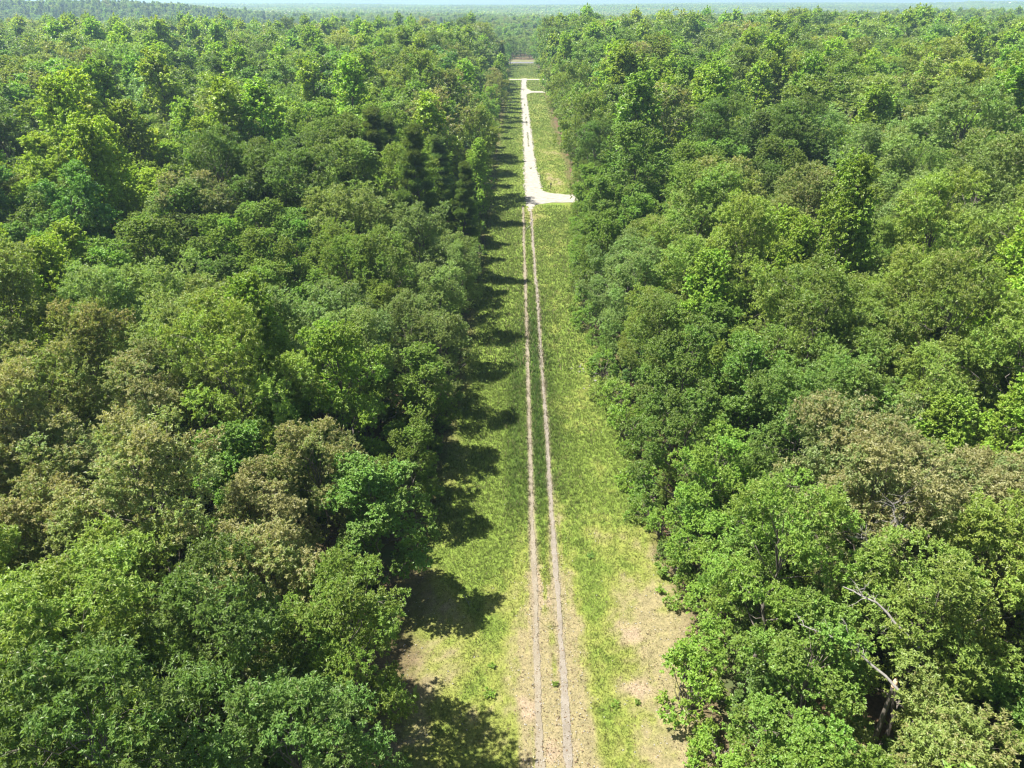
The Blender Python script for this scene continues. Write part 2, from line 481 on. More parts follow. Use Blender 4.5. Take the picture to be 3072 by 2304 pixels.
def skeleton(rng, kind, H, R):
    """limb tubes and clump list (centre, radius, outward)"""
    paths, clumps = [], []
    cb = {'oak': 0.34, 'maple': 0.28, 'poplar': 0.24, 'pine': 0.36}[kind]
    def env(t):
        if kind == 'poplar': return R * 0.86 * max(0.05, 1 - t) ** 0.58 * min(1, 0.6 + t * 3)
        if kind == 'pine':   return R * 0.72 * max(0.05, 1 - t) ** 0.85 * min(1, 0.6 + t * 2)
        c = 0.44 if kind == 'oak' else 0.38
        return R * math.sqrt(max(0.02, 1 - ((t - c) / (1.02 - c)) ** 2))
    lean = rng.normal(0, 0.025 * H, 2)
    th = np.linspace(0, 1, 8)
    tx = lean[0] * th ** 1.5 + np.r_[0, rng.normal(0, 0.012 * H, 6), 0]
    ty = lean[1] * th ** 1.5 + np.r_[0, rng.normal(0, 0.012 * H, 6), 0]
    top = 0.95 if kind in ('poplar', 'pine') else 0.80
    trunk = np.stack([tx, ty, th * H * top], -1)
    r0 = 0.011 * H + 0.02
    rad = r0 * (1 - 0.9 * th) * np.r_[1.35, np.ones(7)]
    paths.append((trunk, rad))
    def at(hf):
        z = hf * H
        return np.array([np.interp(z, trunk[:, 2], trunk[:, 0]), np.interp(z, trunk[:, 2], trunk[:, 1]), min(z, trunk[-1, 2])])
    nl = {'oak': 15, 'maple': 17, 'poplar': 26, 'pine': 30}[kind]
    ga = rng.uniform(0, 6.28)
    for i in range(nl):
        t = (i + rng.uniform(0, 0.9)) / nl
        t = t ** (0.85 if kind != 'pine' else 1.0)
        ga += 2.39996 + rng.normal(0, 0.35)
        d = np.array([math.cos(ga), math.sin(ga), 0])
        rise = {'oak': 0.13, 'maple': 0.16, 'poplar': 0.12, 'pine': 0.01}[kind] * rng.uniform(0.6, 1.4)
        tz = min(t, 0.97)
        zend = cb + tz * (1 - cb)
        start = at(max(cb * 0.75, zend - rise - 0.03))
        er = env(tz) * rng.uniform(0.66, 1.18)
        if kind == 'oak' and rng.random() < 0.18: er *= 0.62
        end = at(min(zend, top)) * np.array([1, 1, 0]) + d * er * 0.82 + np.array([0, 0, zend * H * 0.985])
        lp = curve(start, end, -0.05 if kind != 'pine' else 0.04, rng)
        lr = r0 * 0.42 * (1 - 0.75 * t)
        paths.append((lp, lr * np.linspace(1, 0.22, 5)))
        cr = {'oak': 0.25, 'maple': 0.25, 'poplar': 0.22, 'pine': 0.20}[kind] * R
        clumps.append((end, cr * rng.uniform(0.75, 1.35), nrm(d + np.array([0, 0, 0.4]))))
        ns = {'oak': 5, 'maple': 5, 'poplar': 4, 'pine': 3}[kind]
        for k in range(ns):
            s = rng.uniform(0.40, 0.95)
            p = lp[0] + (lp[-1] - lp[0]) * s
            p = np.array([np.interp(s, np.linspace(0, 1, 5), lp[:, q]) for q in range(3)])
            spread = er * rng.uniform(0.22, 0.45)
            dv = nrm(np.array([d[0], d[1], 0]) * 0.5 + rng.normal(0, 1, 3) * np.array([1, 1, 0.75 if kind != 'pine' else 0.1]) + np.array([0, 0, 0.25 if kind != 'pine' else 0]))
            q = p + dv * spread
            q[2] = min(q[2], H * 1.0)
            paths.append((curve(p, q, 0.0, rng, 4), lr * 0.45 * np.linspace(1, 0.25, 4)))
            clumps.append((q, cr * rng.uniform(0.5, 1.2), nrm(q * np.array([1, 1, 0]) + 1e-3)))
    if kind != 'pine':
        for k in range({'oak': 9, 'maple': 7, 'poplar': 4}[kind]):
            ang = rng.uniform(0, 6.28); rr = R * rng.uniform(0.05, 0.45) * (0.35 if kind == 'poplar' else 1)
            tt = rng.uniform(0.86, 0.99)
            c = at(top) * np.array([1, 1, 0]) + np.array([math.cos(ang) * rr, math.sin(ang) * rr, H * tt])
            s = at(top * 0.8)
            paths.append((curve(s, c, 0.0, rng, 4), r0 * 0.22 * np.linspace(1, 0.25, 4)))
            clumps.append((c, 0.25 * R * rng.uniform(0.8, 1.1), np.array([math.cos(ang) * .3, math.sin(ang) * .3, 1.0])))
    else:
        clumps.append((np.array([lean[0], lean[1], H * 0.96]), 0.15 * R, np.array([0, 0, 1.0])))
    return paths, clumps

def leaves(rng, clumps, shoots, per, ll, lw, flat, droop, H):
    C = np.array([c[0] for c in clumps]); Rc = np.array([c[1] for c in clumps]); O = np.array([c[2] for c in clumps])
    nc = len(C)
    w = Rc ** 2; cnt = np.maximum(3, (w / w.mean() * shoots).astype(int))
    ci = np.repeat(np.arange(nc), cnt); S = len(ci)
    sd = nrm(rng.normal(0, 1, (S, 3)) + O[ci] * 0.55 + np.array([0, 0, 0.45]))
    pos = C[ci] + sd * (Rc[ci] * rng.uniform(0.30, 1.10, S) ** 0.6)[:, None] * np.array([1, 1, flat])
    clump_v = rng.random(nc)
    brown_c = rng.random(nc); brown_s = rng.random(S)
    si = np.repeat(np.arange(S), per); n = len(si)
    rp = rng.normal(0, 1, (n, 3))
    d = nrm(sd[si] * 0.55 + nrm(rp) * 0.95 + np.array([0, 0, -droop]))
    base = pos[si] - sd[si] * (rng.random(n) ** 1.5 * ll * 1.2)[:, None]
    up = nrm(np.array([0, 0, 1.0]) + rng.normal(0, 0.42, (n, 3)) + 0.30 * sd[si])
    side = nrm(np.cross(d, up))
    nor = np.cross(side, d)
    L = ll * rng.uniform(0.65, 1.2, n)[:, None]; W = lw * rng.uniform(0.75, 1.2, n)[:, None]
    v = np.empty((n, 4, 3))
    v[:, 0] = base
    mid = base + d * L * 0.52
    v[:, 1] = mid + side * W * 0.5 + nor * W * 0.14
    v[:, 2] = base + d * L - nor * L * 0.14
    v[:, 3] = mid - side * W * 0.5 + nor * W * 0.14
    f = np.arange(n)[:, None] * 4
    f = np.concatenate([f + [0, 1, 2], f + [0, 2, 3]])
    att = np.ones((n, 4))
    att[:, 0] = np.clip(0.5 + 0.2 * rng.normal(0, 1, n) + 0.45 * (clump_v[ci][si] - 0.5), 0, 1)
    att[:, 1] = 0.6 * clump_v[ci][si] + 0.4 * rng.random(n)
    hz = np.clip(base[:, 2] / H, 0, 1)
    att[:, 2] = np.clip(0.45 * brown_c[ci][si] + 0.35 * brown_s[si] + 0.25 * rng.random(n) + 0.55 * (0.85 - hz), 0.02, 1)
    return v.reshape(-1, 3), f, np.repeat(att, 4, 0)

LEAFSHAPE = {  # length, width, flatness of clumps, droop
    'oak': (0.185, 0.074, 0.85, 0.28), 'maple': (0.155, 0.105, 0.75, 0.15), 'poplar': (0.175, 0.140, 1.25, 0.20), 'pine': (0.30, 0.040, 0.42, 0.05)}

def make_proto(seed, kind, H, R, lod):
    rng = np.random.default_rng(seed)
    paths, clumps = skeleton(rng, kind, H, R)
    ll, lw, fl, dr = LEAFSHAPE[kind]
    sh, per, k = {'hi': (37, 14, 1.0), 'mid': (12, 10, 1.75), 'low': (5, 7, 3.2)}[lod]
    if kind == 'poplar': sh = int(sh * 0.8)
    v, f, att = leaves(rng, clumps, sh, per, ll * k, lw * k, fl, dr, H)
    if lod == 'low':
        tv, tf = tubes(paths[:6], 4)
    elif lod == 'mid':
        tv, tf = tubes(paths, 4)
    else:
        tv, tf = tubes(paths, 6)
    return v, f, att, tv, tf

SHAPES = [('oak', 15.5, 4.5), ('oak', 16.5, 4.1), ('oak', 14.0, 4.3), ('maple', 15.0, 3.8), ('maple', 14.0, 3.5), ('poplar', 17.5, 5.0), ('poplar', 16.5, 4.6), ('pine', 16.0, 3.2)]
PROTO = {'hi': [], 'mid': []}
for lod in ('hi', 'mid'):
    for i, (k, H, R) in enumerate(SHAPES):
        v, f, att, tv, tf = make_proto(100 + i, k, H, R, lod)
        PROTO[lod].append((k, H, R, mesh_np('crown', v, f, [M_LEAF], attrs={'leaf': att}), mesh_np('trunk', tv, tf, [M_BARK], smooth=True)))

def joined_proto(v, f, att, tv, tf, name):
    """leaves and wood of a distant tree in one mesh"""
    tft = np.concatenate([tf[:, [0, 1, 2]], tf[:, [0, 2, 3]]]) + len(v)
    allv = np.concatenate([v, tv]); allf = np.concatenate([f, tft])
    aa = np.concatenate([att, np.tile([[0.5, 0.5, 1, 1]], (len(tv), 1))])
    mi = np.r_[np.zeros(len(f), int), np.ones(len(tft), int)]
    return mesh_np(name, allv, allf, [M_LEAF_I, M_BARK], mat_idx=mi, attrs={'leaf': aa})

shape_col = bpy.data.collections.new('forest_shapes')
letters = 'abcdefghijklmnopqrstuvwxyz'
for i, (k, H, R) in enumerate(SHAPES):                     # a..h: mid detail
    shape_col.objects.link(bpy.data.objects.new('tree_shape_' + letters[i], joined_proto(*make_proto(200 + i, k, H, R, 'mid'), 'tree_shape')))
for i, (k, H, R) in enumerate(SHAPES):                     # i..p: low detail
    shape_col.objects.link(bpy.data.objects.new('tree_shape_' + letters[8 + i], joined_proto(*make_proto(300 + i, k, H, R, 'low'), 'tree_shape')))
# q..s: far canopy pieces, 70 m across, many small crowns
for q in range(3):
    rng = np.random.default_rng(400 + q)
    VV, FF, AA, b = [], [], [], 0
    for ix in range(11):
        for iy in range(11):
            c = np.array([(ix - 5) * 6.6 + rng.normal(0, 1.6), (iy - 5) * 6.6 + rng.normal(0, 1.6), 0])
            H = rng.uniform(13, 20) * (1.15 if rng.random() < .15 else 1); R = rng.uniform(3.2, 5.0)
            n = 55
            d = nrm(rng.normal(0, 1, (n, 3)) + np.array([0, 0, 0.5]))
            p = c + np.array([0, 0, H * 0.66]) + d * np.array([R, R, H * 0.33]) * rng.uniform(0.75, 1.0, (n, 1))
            tdir = nrm(np.cross(d, rng.normal(0, 1, (n, 3)))); bdir = np.cross(d + 0.5 * rng.normal(0, 1, (n, 3)), tdir)
            s = rng.uniform(0.9, 1.7, (n, 1))
            v = np.stack([p - tdir * s, p + bdir * s * .8, p + tdir * s, p - bdir * s * .8], 1).reshape(-1, 3)
            k = np.arange(n)[:, None] * 4
            VV.append(v); FF.append(np.concatenate([k + [0, 1, 2], k + [0, 2, 3]]) + b); b += n * 4
            a_ = np.ones((n, 4)); tv_ = rng.random()
            a_[:, 0] = np.clip(tv_ * 0.7 + 0.3 * rng.random(n), 0, 1); a_[:, 1] = rng.random(); a_[:, 2] = 0.3 + 0.7 * rng.random()
            AA.append(np.repeat(a_, 4, 0))
    shape_col.objects.link(bpy.data.objects.new('tree_shape_' + letters[16 + q], mesh_np('canopy_shape', np.concatenate(VV), np.concatenate(FF), [M_LEAF_I], attrs={'leaf': np.concatenate(AA)})))

# tree looks: base colour (linear), share of browned shoots, shapes, words
LOOK = {
    'olive':       ((0.219, 0.292, 0.058), 0.14, (0, 1, 2), 'olive green oak'),
    'oakgreen':    ((0.187, 0.278, 0.058), 0.05, (0, 1, 2), 'mid green glossy oak'),
    'bronze':      ((0.228, 0.272, 0.088), 0.50, (0, 1, 2), 'bronze tinged oak'),
    'bronzeolive': ((0.228, 0.282, 0.076), 0.33, (0, 1, 2), 'bronze flecked olive oak'),
    'greyolive':   ((0.219, 0.295, 0.086), 0.10, (0, 2, 1), 'pale grey green oak'),
    'green':       ((0.193, 0.284, 0.049), 0.03, (3, 4, 0), 'fresh green broadleaf tree'),
    'bluegreen':   ((0.178, 0.278, 0.054), 0.02, (3, 4, 3), 'cool green maple'),
    'bright':      ((0.219, 0.331, 0.051), 0.01, (3, 4, 3), 'bright green maple'),
    'dark':        ((0.137, 0.204, 0.042), 0.03, (1, 3, 0), 'dark green broadleaf tree'),
    'yellowgreen': ((0.244, 0.350, 0.049), 0.00, (5, 6, 5), 'pointed yellow green tulip tree'),
    'yellow':      ((0.294, 0.387, 0.045), 0.00, (6, 5, 4), 'bright yellow green tree'),
    'lime':        ((0.250, 0.390, 0.055), 0.00, (4, 3, 4), 'lime green leafy tree'),
    'pine':        ((0.150, 0.217, 0.064), 0.05, (7, 7, 7), 'feathery green pine'),
}
CAT = {'oak': 'oak_tree', 'maple': 'maple_tree', 'poplar': 'tulip_tree', 'pine': 'pine_tree'}
CONTROL = [(-21,23,"olive"),(-16,19,"green"),(-10,20,"oakgreen"),(-6,24,"oakgreen"),(-14,22,"dark"),(-20,33,"bronze"),(-15,37,"bronze"),(-11,31,"bronze"),(-31,40,"bronze"),(-15,28,"bronzeolive"),(-26,29,"olive"),(-9,40,"bluegreen"),(-13,50,"bright"),(-8,50,"green"),(-21,51,"olive"),(-32,57,"greyolive"),(-38,53,"bronzeolive"),(-27,58,"greyolive"),(-50,69,"yellow"),(-44,76,"bluegreen"),(-56,83,"bluegreen"),(-40,88,"bluegreen"),(-23,83,"green"),(-36,113,"dark"),(-14,99,"greyolive"),(-6,76,"greyolive"),(-13,71,"greyolive"),(-60,116,"yellow"),(-69,126,"yellow"),(-66,169,"green"),(-52,152,"yellowgreen"),(-45,152,"yellowgreen"),(-32,152,"bright"),(-99,152,"dark"),(-140,215,"dark"),(-79,169,"yellowgreen"),(-106,263,"green"),(-52,206,"green"),(-22,169,"green"),(-14,198,"greyolive"),(-8,152,"yellowgreen"),(-13,122,"pine"),(-127,420,"dark"),(-231,502,"dark"),(-245,457,"yellowgreen"),(-173,457,"yellow"),(-72,335,"bronzeolive"),(-124,314,"olive"),(45,421,"dark"),(19,400,"dark"),(22,425,"dark"),(27,395,"dark"),(18,362,"yellowgreen"),(17,455,"green"),(33,504,"yellowgreen"),(13,183,"dark"),(29,207,"yellowgreen"),(48,207,"yellowgreen"),(33,176,"yellowgreen"),(50,169,"green"),(65,183,"yellowgreen"),(15,110,"green"),(27,116,"bluegreen"),(32,113,"bluegreen"),(38,116,"dark"),(86,227,"dark"),(82,183,"green"),(97,176,"yellowgreen"),(62,116,"greyolive"),(107,170,"yellow"),(13,83,"greyolive"),(9,74,"green"),(23,91,"olive"),(31,95,"bronzeolive"),(41,100,"bronzeolive"),(52,102,"greyolive"),(60,100,"greyolive"),(49,70,"yellow"),(35,83,"yellowgreen"),(17,74,"olive"),(24,64,"olive"),(35,64,"olive"),(35,71,"bronzeolive"),(52,83,"olive"),(11,54,"bluegreen"),(20,57,"green"),(24,58,"oakgreen"),(34,54,"olive"),(12,43,"bright"),(9,35,"bluegreen"),(17,43,"green"),(24,48,"oakgreen"),(23,40,"bronze"),(29,39,"bronze"),(22,32,"bronze"),(14,29,"oakgreen"),(11,29,"green"),(10,23,"bluegreen"),(15,25,"green"),(12,22,"olive"),(10,20,"lime"),(13,19,"bright"),(20,22,"bronzeolive"),(22,29,"olive"),(27,31,"olive"),(35,46,"yellowgreen"),(8,63,"green")]
CX = np.array([c[0] for c in CONTROL], float); CYc = np.array([c[1] for c in CONTROL], float)
MIXW = ['green'] * 5 + ['dark'] * 4 + ['olive'] * 4 + ['greyolive'] * 3 + ['yellowgreen'] * 6 + ['bluegreen'] * 3 + ['bright'] * 2 + ['bronzeolive'] * 2 + ['bronze'] + ['yellow'] + ['oakgreen'] * 2 + ['pine']

def pick_look(x, y, rng):
    dist = np.hypot((CX - x) / (1 + 0.02 * y), (CYc - y) / (1 + 0.035 * y)) + rng.random(len(CX)) * 1.4
    k = int(np.argmin(dist))
    if dist[k] > (5.5 if y < 150 else 2.2) or rng.random() < 0.08: return MIXW[rng.integers(len(MIXW))]
    return CONTROL[k][2]

cP, sP = math.cos(math.radians(PITCH)), math.sin(math.radians(PITCH))
cYw, sYw = math.cos(math.radians(YAW)), math.sin(math.radians(YAW))
def in_view(x, y, zb, H, R, margin=0.0):
    for z in (zb + H, zb + H * 0.6):
        for dx in (-R * 0.8, 0, R * 0.8):
            X = (x + dx) * cYw + y * sYw; Y = -(x + dx) * sYw + y * cYw; Z = z - CAM_H
            d = Y * cP - Z * sP
            if d <= 1: continue
            u, w = X / d, (Y * sP + Z * cP) / d
            if abs(u) < 0.708 + margin and abs(w) < 0.531 + margin: return True
    return False

# tree positions: rows running along both sides of the clearing
spots = []                                     # side, row, x, y
for side in (-1, 1):
    for row in range(0, 44):
        y = 2.0 + RNG.uniform(0, 4)
        while y < 585:
            rimtree = side < 0 and row == 0
            rim = (edge_l(y) - 0.9 - 1.1 * float(sstep(120, 200, y))) if side < 0 else (edge_r(y) + 2.3 + 1.3 * float(sstep(140, 220, y)))
            x = rim + side * row * (6.6 + 1.9 * float(sstep(60, 200, y))) + RNG.normal(0, 0.6 if row == 0 else 1.3)
            ok = not (side > 0 and (166 < y < 178 or 394 < y < 410) and row < 3)
            ok = ok and not (461 < y < 483 and row < 4)
            if ok and abs(x) < 0.80 * (y + 22) + 18: spots.append((side, row, float(x), float(y)))
            y += RNG.uniform(5.0, 7.8) * (1 + 0.42 * float(sstep(60, 220, y))) * (1.55 if rimtree else 1.0)

cands, rest = [], []
rng_t = np.random.default_rng(77)
for (side, row, x, y) in spots:
    look = pick_look(x, y, rng_t)
    tint, br, shp, words = LOOK[look]
    si = shp[int(rng_t.integers(3))]
    k, H, R = SHAPES[si]
    hv = float(sstep(50, 110, math.hypot(x, y)))
    s = rng_t.uniform(0.86 - 0.12 * hv, 1.20 + 0.20 * hv) * (1.06 + 0.36 * float(sstep(55, 240, math.hypot(x, y))))
    if row == 0: s *= (0.86 if side > 0 else 0.86 * rng_t.uniform(0.72, 1.12))
    if row == 0 and side < 0 and (73 < y < 86 or 30 < y < 50): s *= 1.22
    if row == 1 and side < 0: s *= 0.94
    if row < 2 and side < 0: s *= 1 - 0.20 * float(sstep(170, 260, y))
    if side > 0 and row < 3 and 370 < y < 460: s *= 1.2
    if y > 200 and side > 0: s *= 1.0 + 0.18 * sstep(200, 420, y) * rng_t.random()
    wide = 1 + (0.10 if k == 'poplar' else 0.26) * float(sstep(60, 200, math.hypot(x, y)))
    if row == 0: wide = 1.0
    rec = dict(w=wide, side=side, row=row, x=x, y=y, look=look, si=si, s=s, H=H * s, R=R * s, d=math.hypot(x, y))
    if in_view(x, y, 0, H * s, R * s): cands.append(rec)
    else: rest.append(rec)
cands.sort(key=lambda r: r['d'])
single, more = cands[:300], cands[300:]
rest += more
ORD = ['first', 'second', 'third', 'fourth', 'fifth', 'sixth', 'seventh', 'eighth', 'ninth', 'tenth', 'eleventh', 'twelfth', 'thirteenth', 'fourteenth', 'fifteenth', 'sixteenth', 'seventeenth', 'eighteenth', 'nineteenth', 'twentieth'] + ['%d%s' % (n, {1: 'st', 2: 'nd', 3: 'rd'}.get(n % 10, 'th')) for n in range(21, 60)]
count_row = {}
for r in sorted(single, key=lambda r: r['y']):
    key = (r['side'], r['row']); count_row[key] = count_row.get(key, 0) + 1
    r['nth'] = count_row[key]
for r in single:
    lod = 'hi' if r['d'] < 150 else 'mid'
    k, H, R, crown_me, trunk_me = PROTO[lod][r['si']]
    tint, br, shp, words = LOOK[r['look']]
    root = link(CAT[k], None, loc=(r['x'], r['y'], 0), rot=(0, 0, float(rng_t.uniform(0, 6.28))), scl=(r['s'] * r['w'], r['s'] * r['w'], r['s'] * float(rng_t.uniform(0.9, 1.1))))
    sidew = 'left' if r['side'] < 0 else 'right'
    if r['row'] == 0: where = '%s from the bottom along the clearing\'s %s rim' % (ORD[r['nth'] - 1], sidew)
    else: where = '%s from bottom in %s row %s of clearing' % (ORD[r['nth'] - 1], ORD[r['row']], sidew)
    tag(root, words + ', ' + where, 'tree', 'trees of the forest beside the clearing')
    link('trunk', trunk_me, root)
    cr = link('crown', crown_me, root)
    j = rng_t.uniform(0.86, 1.16); h = rng_t.normal(0, 0.045)
    cr.color = (tint[0] * j * (1 + h), tint[1] * j, tint[2] * j * (1 - h), br * float(rng_t.uniform(0.7, 1.25)))

# ------------------------------------------------------------------ the rest of the forest as one mass
P_, PI_, ROT_, SC_, TI_, BR_ = [], [], [], [], [], []
def put(x, y, z, pi, s, tint, br, rng, w=1.0):
    P_.append((x, y, z)); PI_.append(pi); ROT_.append((0, 0, rng.uniform(0, 6.28))); SC_.append((s * w, s * w, s))
    j = rng.uniform(0.82, 1.18); h = rng.normal(0, 0.07)
    TI_.append((tint[0] * j * (1 + h), tint[1] * j, tint[2] * j * (1 - h), 1)); BR_.append(br * rng.uniform(0.6, 1.3))
for r in rest:
    if r['y'] < -5: continue
    tint, br, _, _ = LOOK[r['look']]
    put(r['x'], r['y'], 0, r['si'] + (0 if r['d'] < 330 else 8), r['s'], tint, br, rng_t, r['w'])
# beyond the rows out to 1500 m
rng_f = np.random.default_rng(5)
yy = 585.0
while yy < 1560:
    stepy = 9.6 + 0.003 * (yy - 585)
    half = 0.76 * yy + 30
    xx = np.arange(-half, half, 9.6 + 0.003 * (yy - 585)) + rng_f.normal(0, 1.6, len(np.arange(-half, half, 9.6 + 0.003 * (yy - 585))))
    y_ = yy + rng_f.normal(0, 1.8, len(xx))
    zz = terrain(xx, y_)
    for x, y, z in zip(xx, y_, zz):
        if 586 < y < 648 and abs(x) < 1500: continue                 # highway corridor
        if y < 590 and -4 < x < 15: continue
        if -460 < x + 14 * math.sin(y / 37) and x + 18 * math.sin(y / 51) < -80 and 700 < y < 1310 and rng_f.random() > 0.06 + 0.5 * (fbm(x / 90, y / 60, 17) > 0.62): continue      # field
        if x < -600 and 1040 < y + 20 * math.sin(x / 60) < 1100: continue                      # open strip below the pine ridge
        left_pine = x < -380 and y > 1090
        if left_pine: look = 'pine' if rng_f.random() < 0.5 else MIXW[rng_f.integers(len(MIXW))]
        elif 640 < y < 760 and abs(x) < 260: look = MIXW[rng_f.integers(len(MIXW))] if rng_f.random() < .5 else ('dark' if rng_f.random() < .5 else 'greyolive')
        else: look = MIXW[rng_f.integers(len(MIXW))]
        tint, br, shp, _ = LOOK[look]
        si = shp[int(rng_f.integers(3))]
        s = rng_f.uniform(0.95, 1.55)
        if left_pine: s *= 1.0
        if 640 < y < 690 and abs(x) < 70: s *= 0.38 + 0.3 * rng_f.random()
        elif y < 900 and abs(x) < 160: s *= 0.85
        put(x, y, z, si + 8, s, tint, br, rng_f, 1.25)
    yy += stepy
# from 1500 m to the horizon: canopy pieces
yy = 1560.0
while yy < 9300:
    half = 0.76 * yy + 100
    st = 58.0
    xx = np.arange(-half, half, st); xx = xx + rng_f.normal(0, 6, len(xx)); y_ = yy + rng_f.normal(0, 6, len(xx)); zz = terrain(xx, y_)
    big = fbm(xx / 300, y_ / 300, 88)
    for x, y, z, bg in zip(xx, y_, zz, big):
        if abs(x - 2330) < 60 and 3880 < y < 4010: continue
        if abs(x - 2405) < 60 and 3880 < y < 4010: continue
        look = 'pine' if bg < 0.42 else ('green' if bg < 0.55 else 'olive')
        put(x, y, z - 1, 16 + int(rng_f.integers(3)), rng_f.uniform(0.92, 1.12), LOOK[look][0], 0.2, rng_f)
    yy += st
# low undergrowth below the near trees (small leafy shapes)
for (side, row, x, y) in spots:
    if y < 260:
        for q in range(3):
            rim = (edge_l(y) - 1.5) if side < 0 else (edge_r(y) + 1.5)
            x2 = rim + side * (row * 6.8 + rng_f.uniform(0, 6.5)); y2 = y + rng_f.uniform(-3, 3)
            if side > 0 and (164 < y2 < 180) and row < 4: continue
            put(x2, y2, -0.5, 3 + int(rng_f.integers(2)), rng_f.uniform(0.26, 0.68), LOOK[('green', 'dark', 'bluegreen')[int(rng_f.integers(3))]][0], 0.03, rng_f)

fm = bpy.data.meshes.new('forest')
fm.vertices.add(len(P_)); fm.vertices.foreach_set('co', np.array(P_, dtype=np.float32).ravel())
def pattr(name, typ, field, arr):
    at = fm.attributes.new(name, typ, 'POINT'); at.data.foreach_set(field, np.ascontiguousarray(arr).ravel())
pattr('proto', 'INT', 'value', np.array(PI_, dtype=np.int32))
pattr('rot', 'FLOAT_VECTOR', 'vector', np.array(ROT_, dtype=np.float32))
pattr('scl', 'FLOAT_VECTOR', 'vector', np.array(SC_, dtype=np.float32))
pattr('tint', 'FLOAT_COLOR', 'color', np.array(TI_, dtype=np.float32))
pattr('browning', 'FLOAT', 'value', np.array(BR_, dtype=np.float32))
forest = tag(link('forest', fm), 'dense summer forest stretching away to the hazy horizon', 'forest', kind='stuff')
ng = bpy.data.node_groups.new('forest_scatter', 'GeometryNodeTree')
ng.interface.new_socket('Geometry', in_out='INPUT', socket_type='NodeSocketGeometry')
ng.interface.new_socket('Geometry', in_out='OUTPUT', socket_type='NodeSocketGeometry')
gi, go = ng.nodes.new('NodeGroupInput'), ng.nodes.new('NodeGroupOutput')
iop = ng.nodes.new('GeometryNodeInstanceOnPoints')
m2p = ng.nodes.new('GeometryNodeMeshToPoints')
ci_ = ng.nodes.new('GeometryNodeCollectionInfo')
ci_.inputs['Collection'].default_value = shape_col
ci_.inputs['Separate Children'].default_value = True
ci_.inputs['Reset Children'].default_value = True
def nattr(n, t):
    nd = ng.nodes.new('GeometryNodeInputNamedAttribute'); nd.data_type = t; nd.inputs['Name'].default_value = n
    return nd.outputs['Attribute']
iop.inputs['Pick Instance'].default_value = True
ng.links.new(gi.outputs[0], m2p.inputs[0]); ng.links.new(m2p.outputs[0], iop.inputs['Points'])
ng.links.new(ci_.outputs[0], iop.inputs['Instance'])
ng.links.new(nattr('proto', 'INT'), iop.inputs['Instance Index'])
ng.links.new(nattr('rot', 'FLOAT_VECTOR'), iop.inputs['Rotation'])
ng.links.new(nattr('scl', 'FLOAT_VECTOR'), iop.inputs['Scale'])
ng.links.new(iop.outputs[0], go.inputs[0])
md = forest.modifiers.new('scatter', 'NODES'); md.node_group = ng

# ------------------------------------------------------------------ shrubs along the rims
def make_shrub(seed, H, R):
    rng = np.random.default_rng(seed)
    paths, clumps = [], []
    for i in range(26):
        a_ = rng.uniform(0, 6.28); t = rng.uniform(0.05, 1)
        rr = R * math.sqrt(max(0.03, 1 - (t - .25) ** 2 / .65)) * rng.uniform(0.5, 0.95)
        c = np.array([math.cos(a_) * rr, math.sin(a_) * rr, max(0.2, t * H * 0.88)])
        paths.append((curve(np.array([rng.normal(0, .08), rng.normal(0, .08), -0.1]), c, 0.12, rng, 4), 0.03 * np.linspace(1, 0.3, 4)))
        clumps.append((c, 0.30 * R * rng.uniform(0.8, 1.2), nrm(c * np.array([1, 1, .2]))))
    v, f, att = leaves(rng, clumps, 16, 10, 0.15, 0.085, 0.8, 0.15, H)
    tv, tf = tubes(paths, 4)
    return mesh_np('foliage', v, f, [M_LEAF], attrs={'leaf': att}), mesh_np('stem', tv, tf, [M_BARK], smooth=True)
SHRUB = [make_shrub(601, 2.6, 1.6), make_shrub(602, 3.4, 1.7), make_shrub(603, 1.6, 1.3)]
rng_s = np.random.default_rng(9)
for side in (-1, 1):
    y, n = 26.0, 0
    while y < 158:
        x = (edge_l(y) - 0.6 + rng_s.normal(0, 0.5)) if side < 0 else (edge_r(y) + 0.2 + rng_s.normal(0, 0.5))
        fo, st = SHRUB[int(rng_s.integers(3))]
        s = float(rng_s.uniform(0.75, 1.5)) * (0.8 if side < 0 else 1.0)
        n += 1
        root = link('shrub', None, loc=(x, y, 0), rot=(0, 0, float(rng_s.uniform(0, 6.28))), scl=(s, s, s))
        look = ('green', 'bluegreen', 'bright', 'dark', 'olive')[int(rng_s.integers(5))]
        tint = LOOK[look][0]
        wd = {'green': 'fresh green', 'bluegreen': 'cool green', 'bright': 'bright green', 'dark': 'dark green', 'olive': 'olive green'}[look]
        tag(root, '%s low shrub, %s from the bottom along the clearing\'s %s rim' % (wd, ORD[n - 1], 'left' if side < 0 else 'right'), 'shrub', 'shrubs along the clearing rim')
        link('stem', st, root)
        fo_ = link('foliage', fo, root); fo_.color = (*tint, 0.03)
        y += rng_s.uniform(1.7, 3.6) if side > 0 else rng_s.uniform(4.0, 8.5)

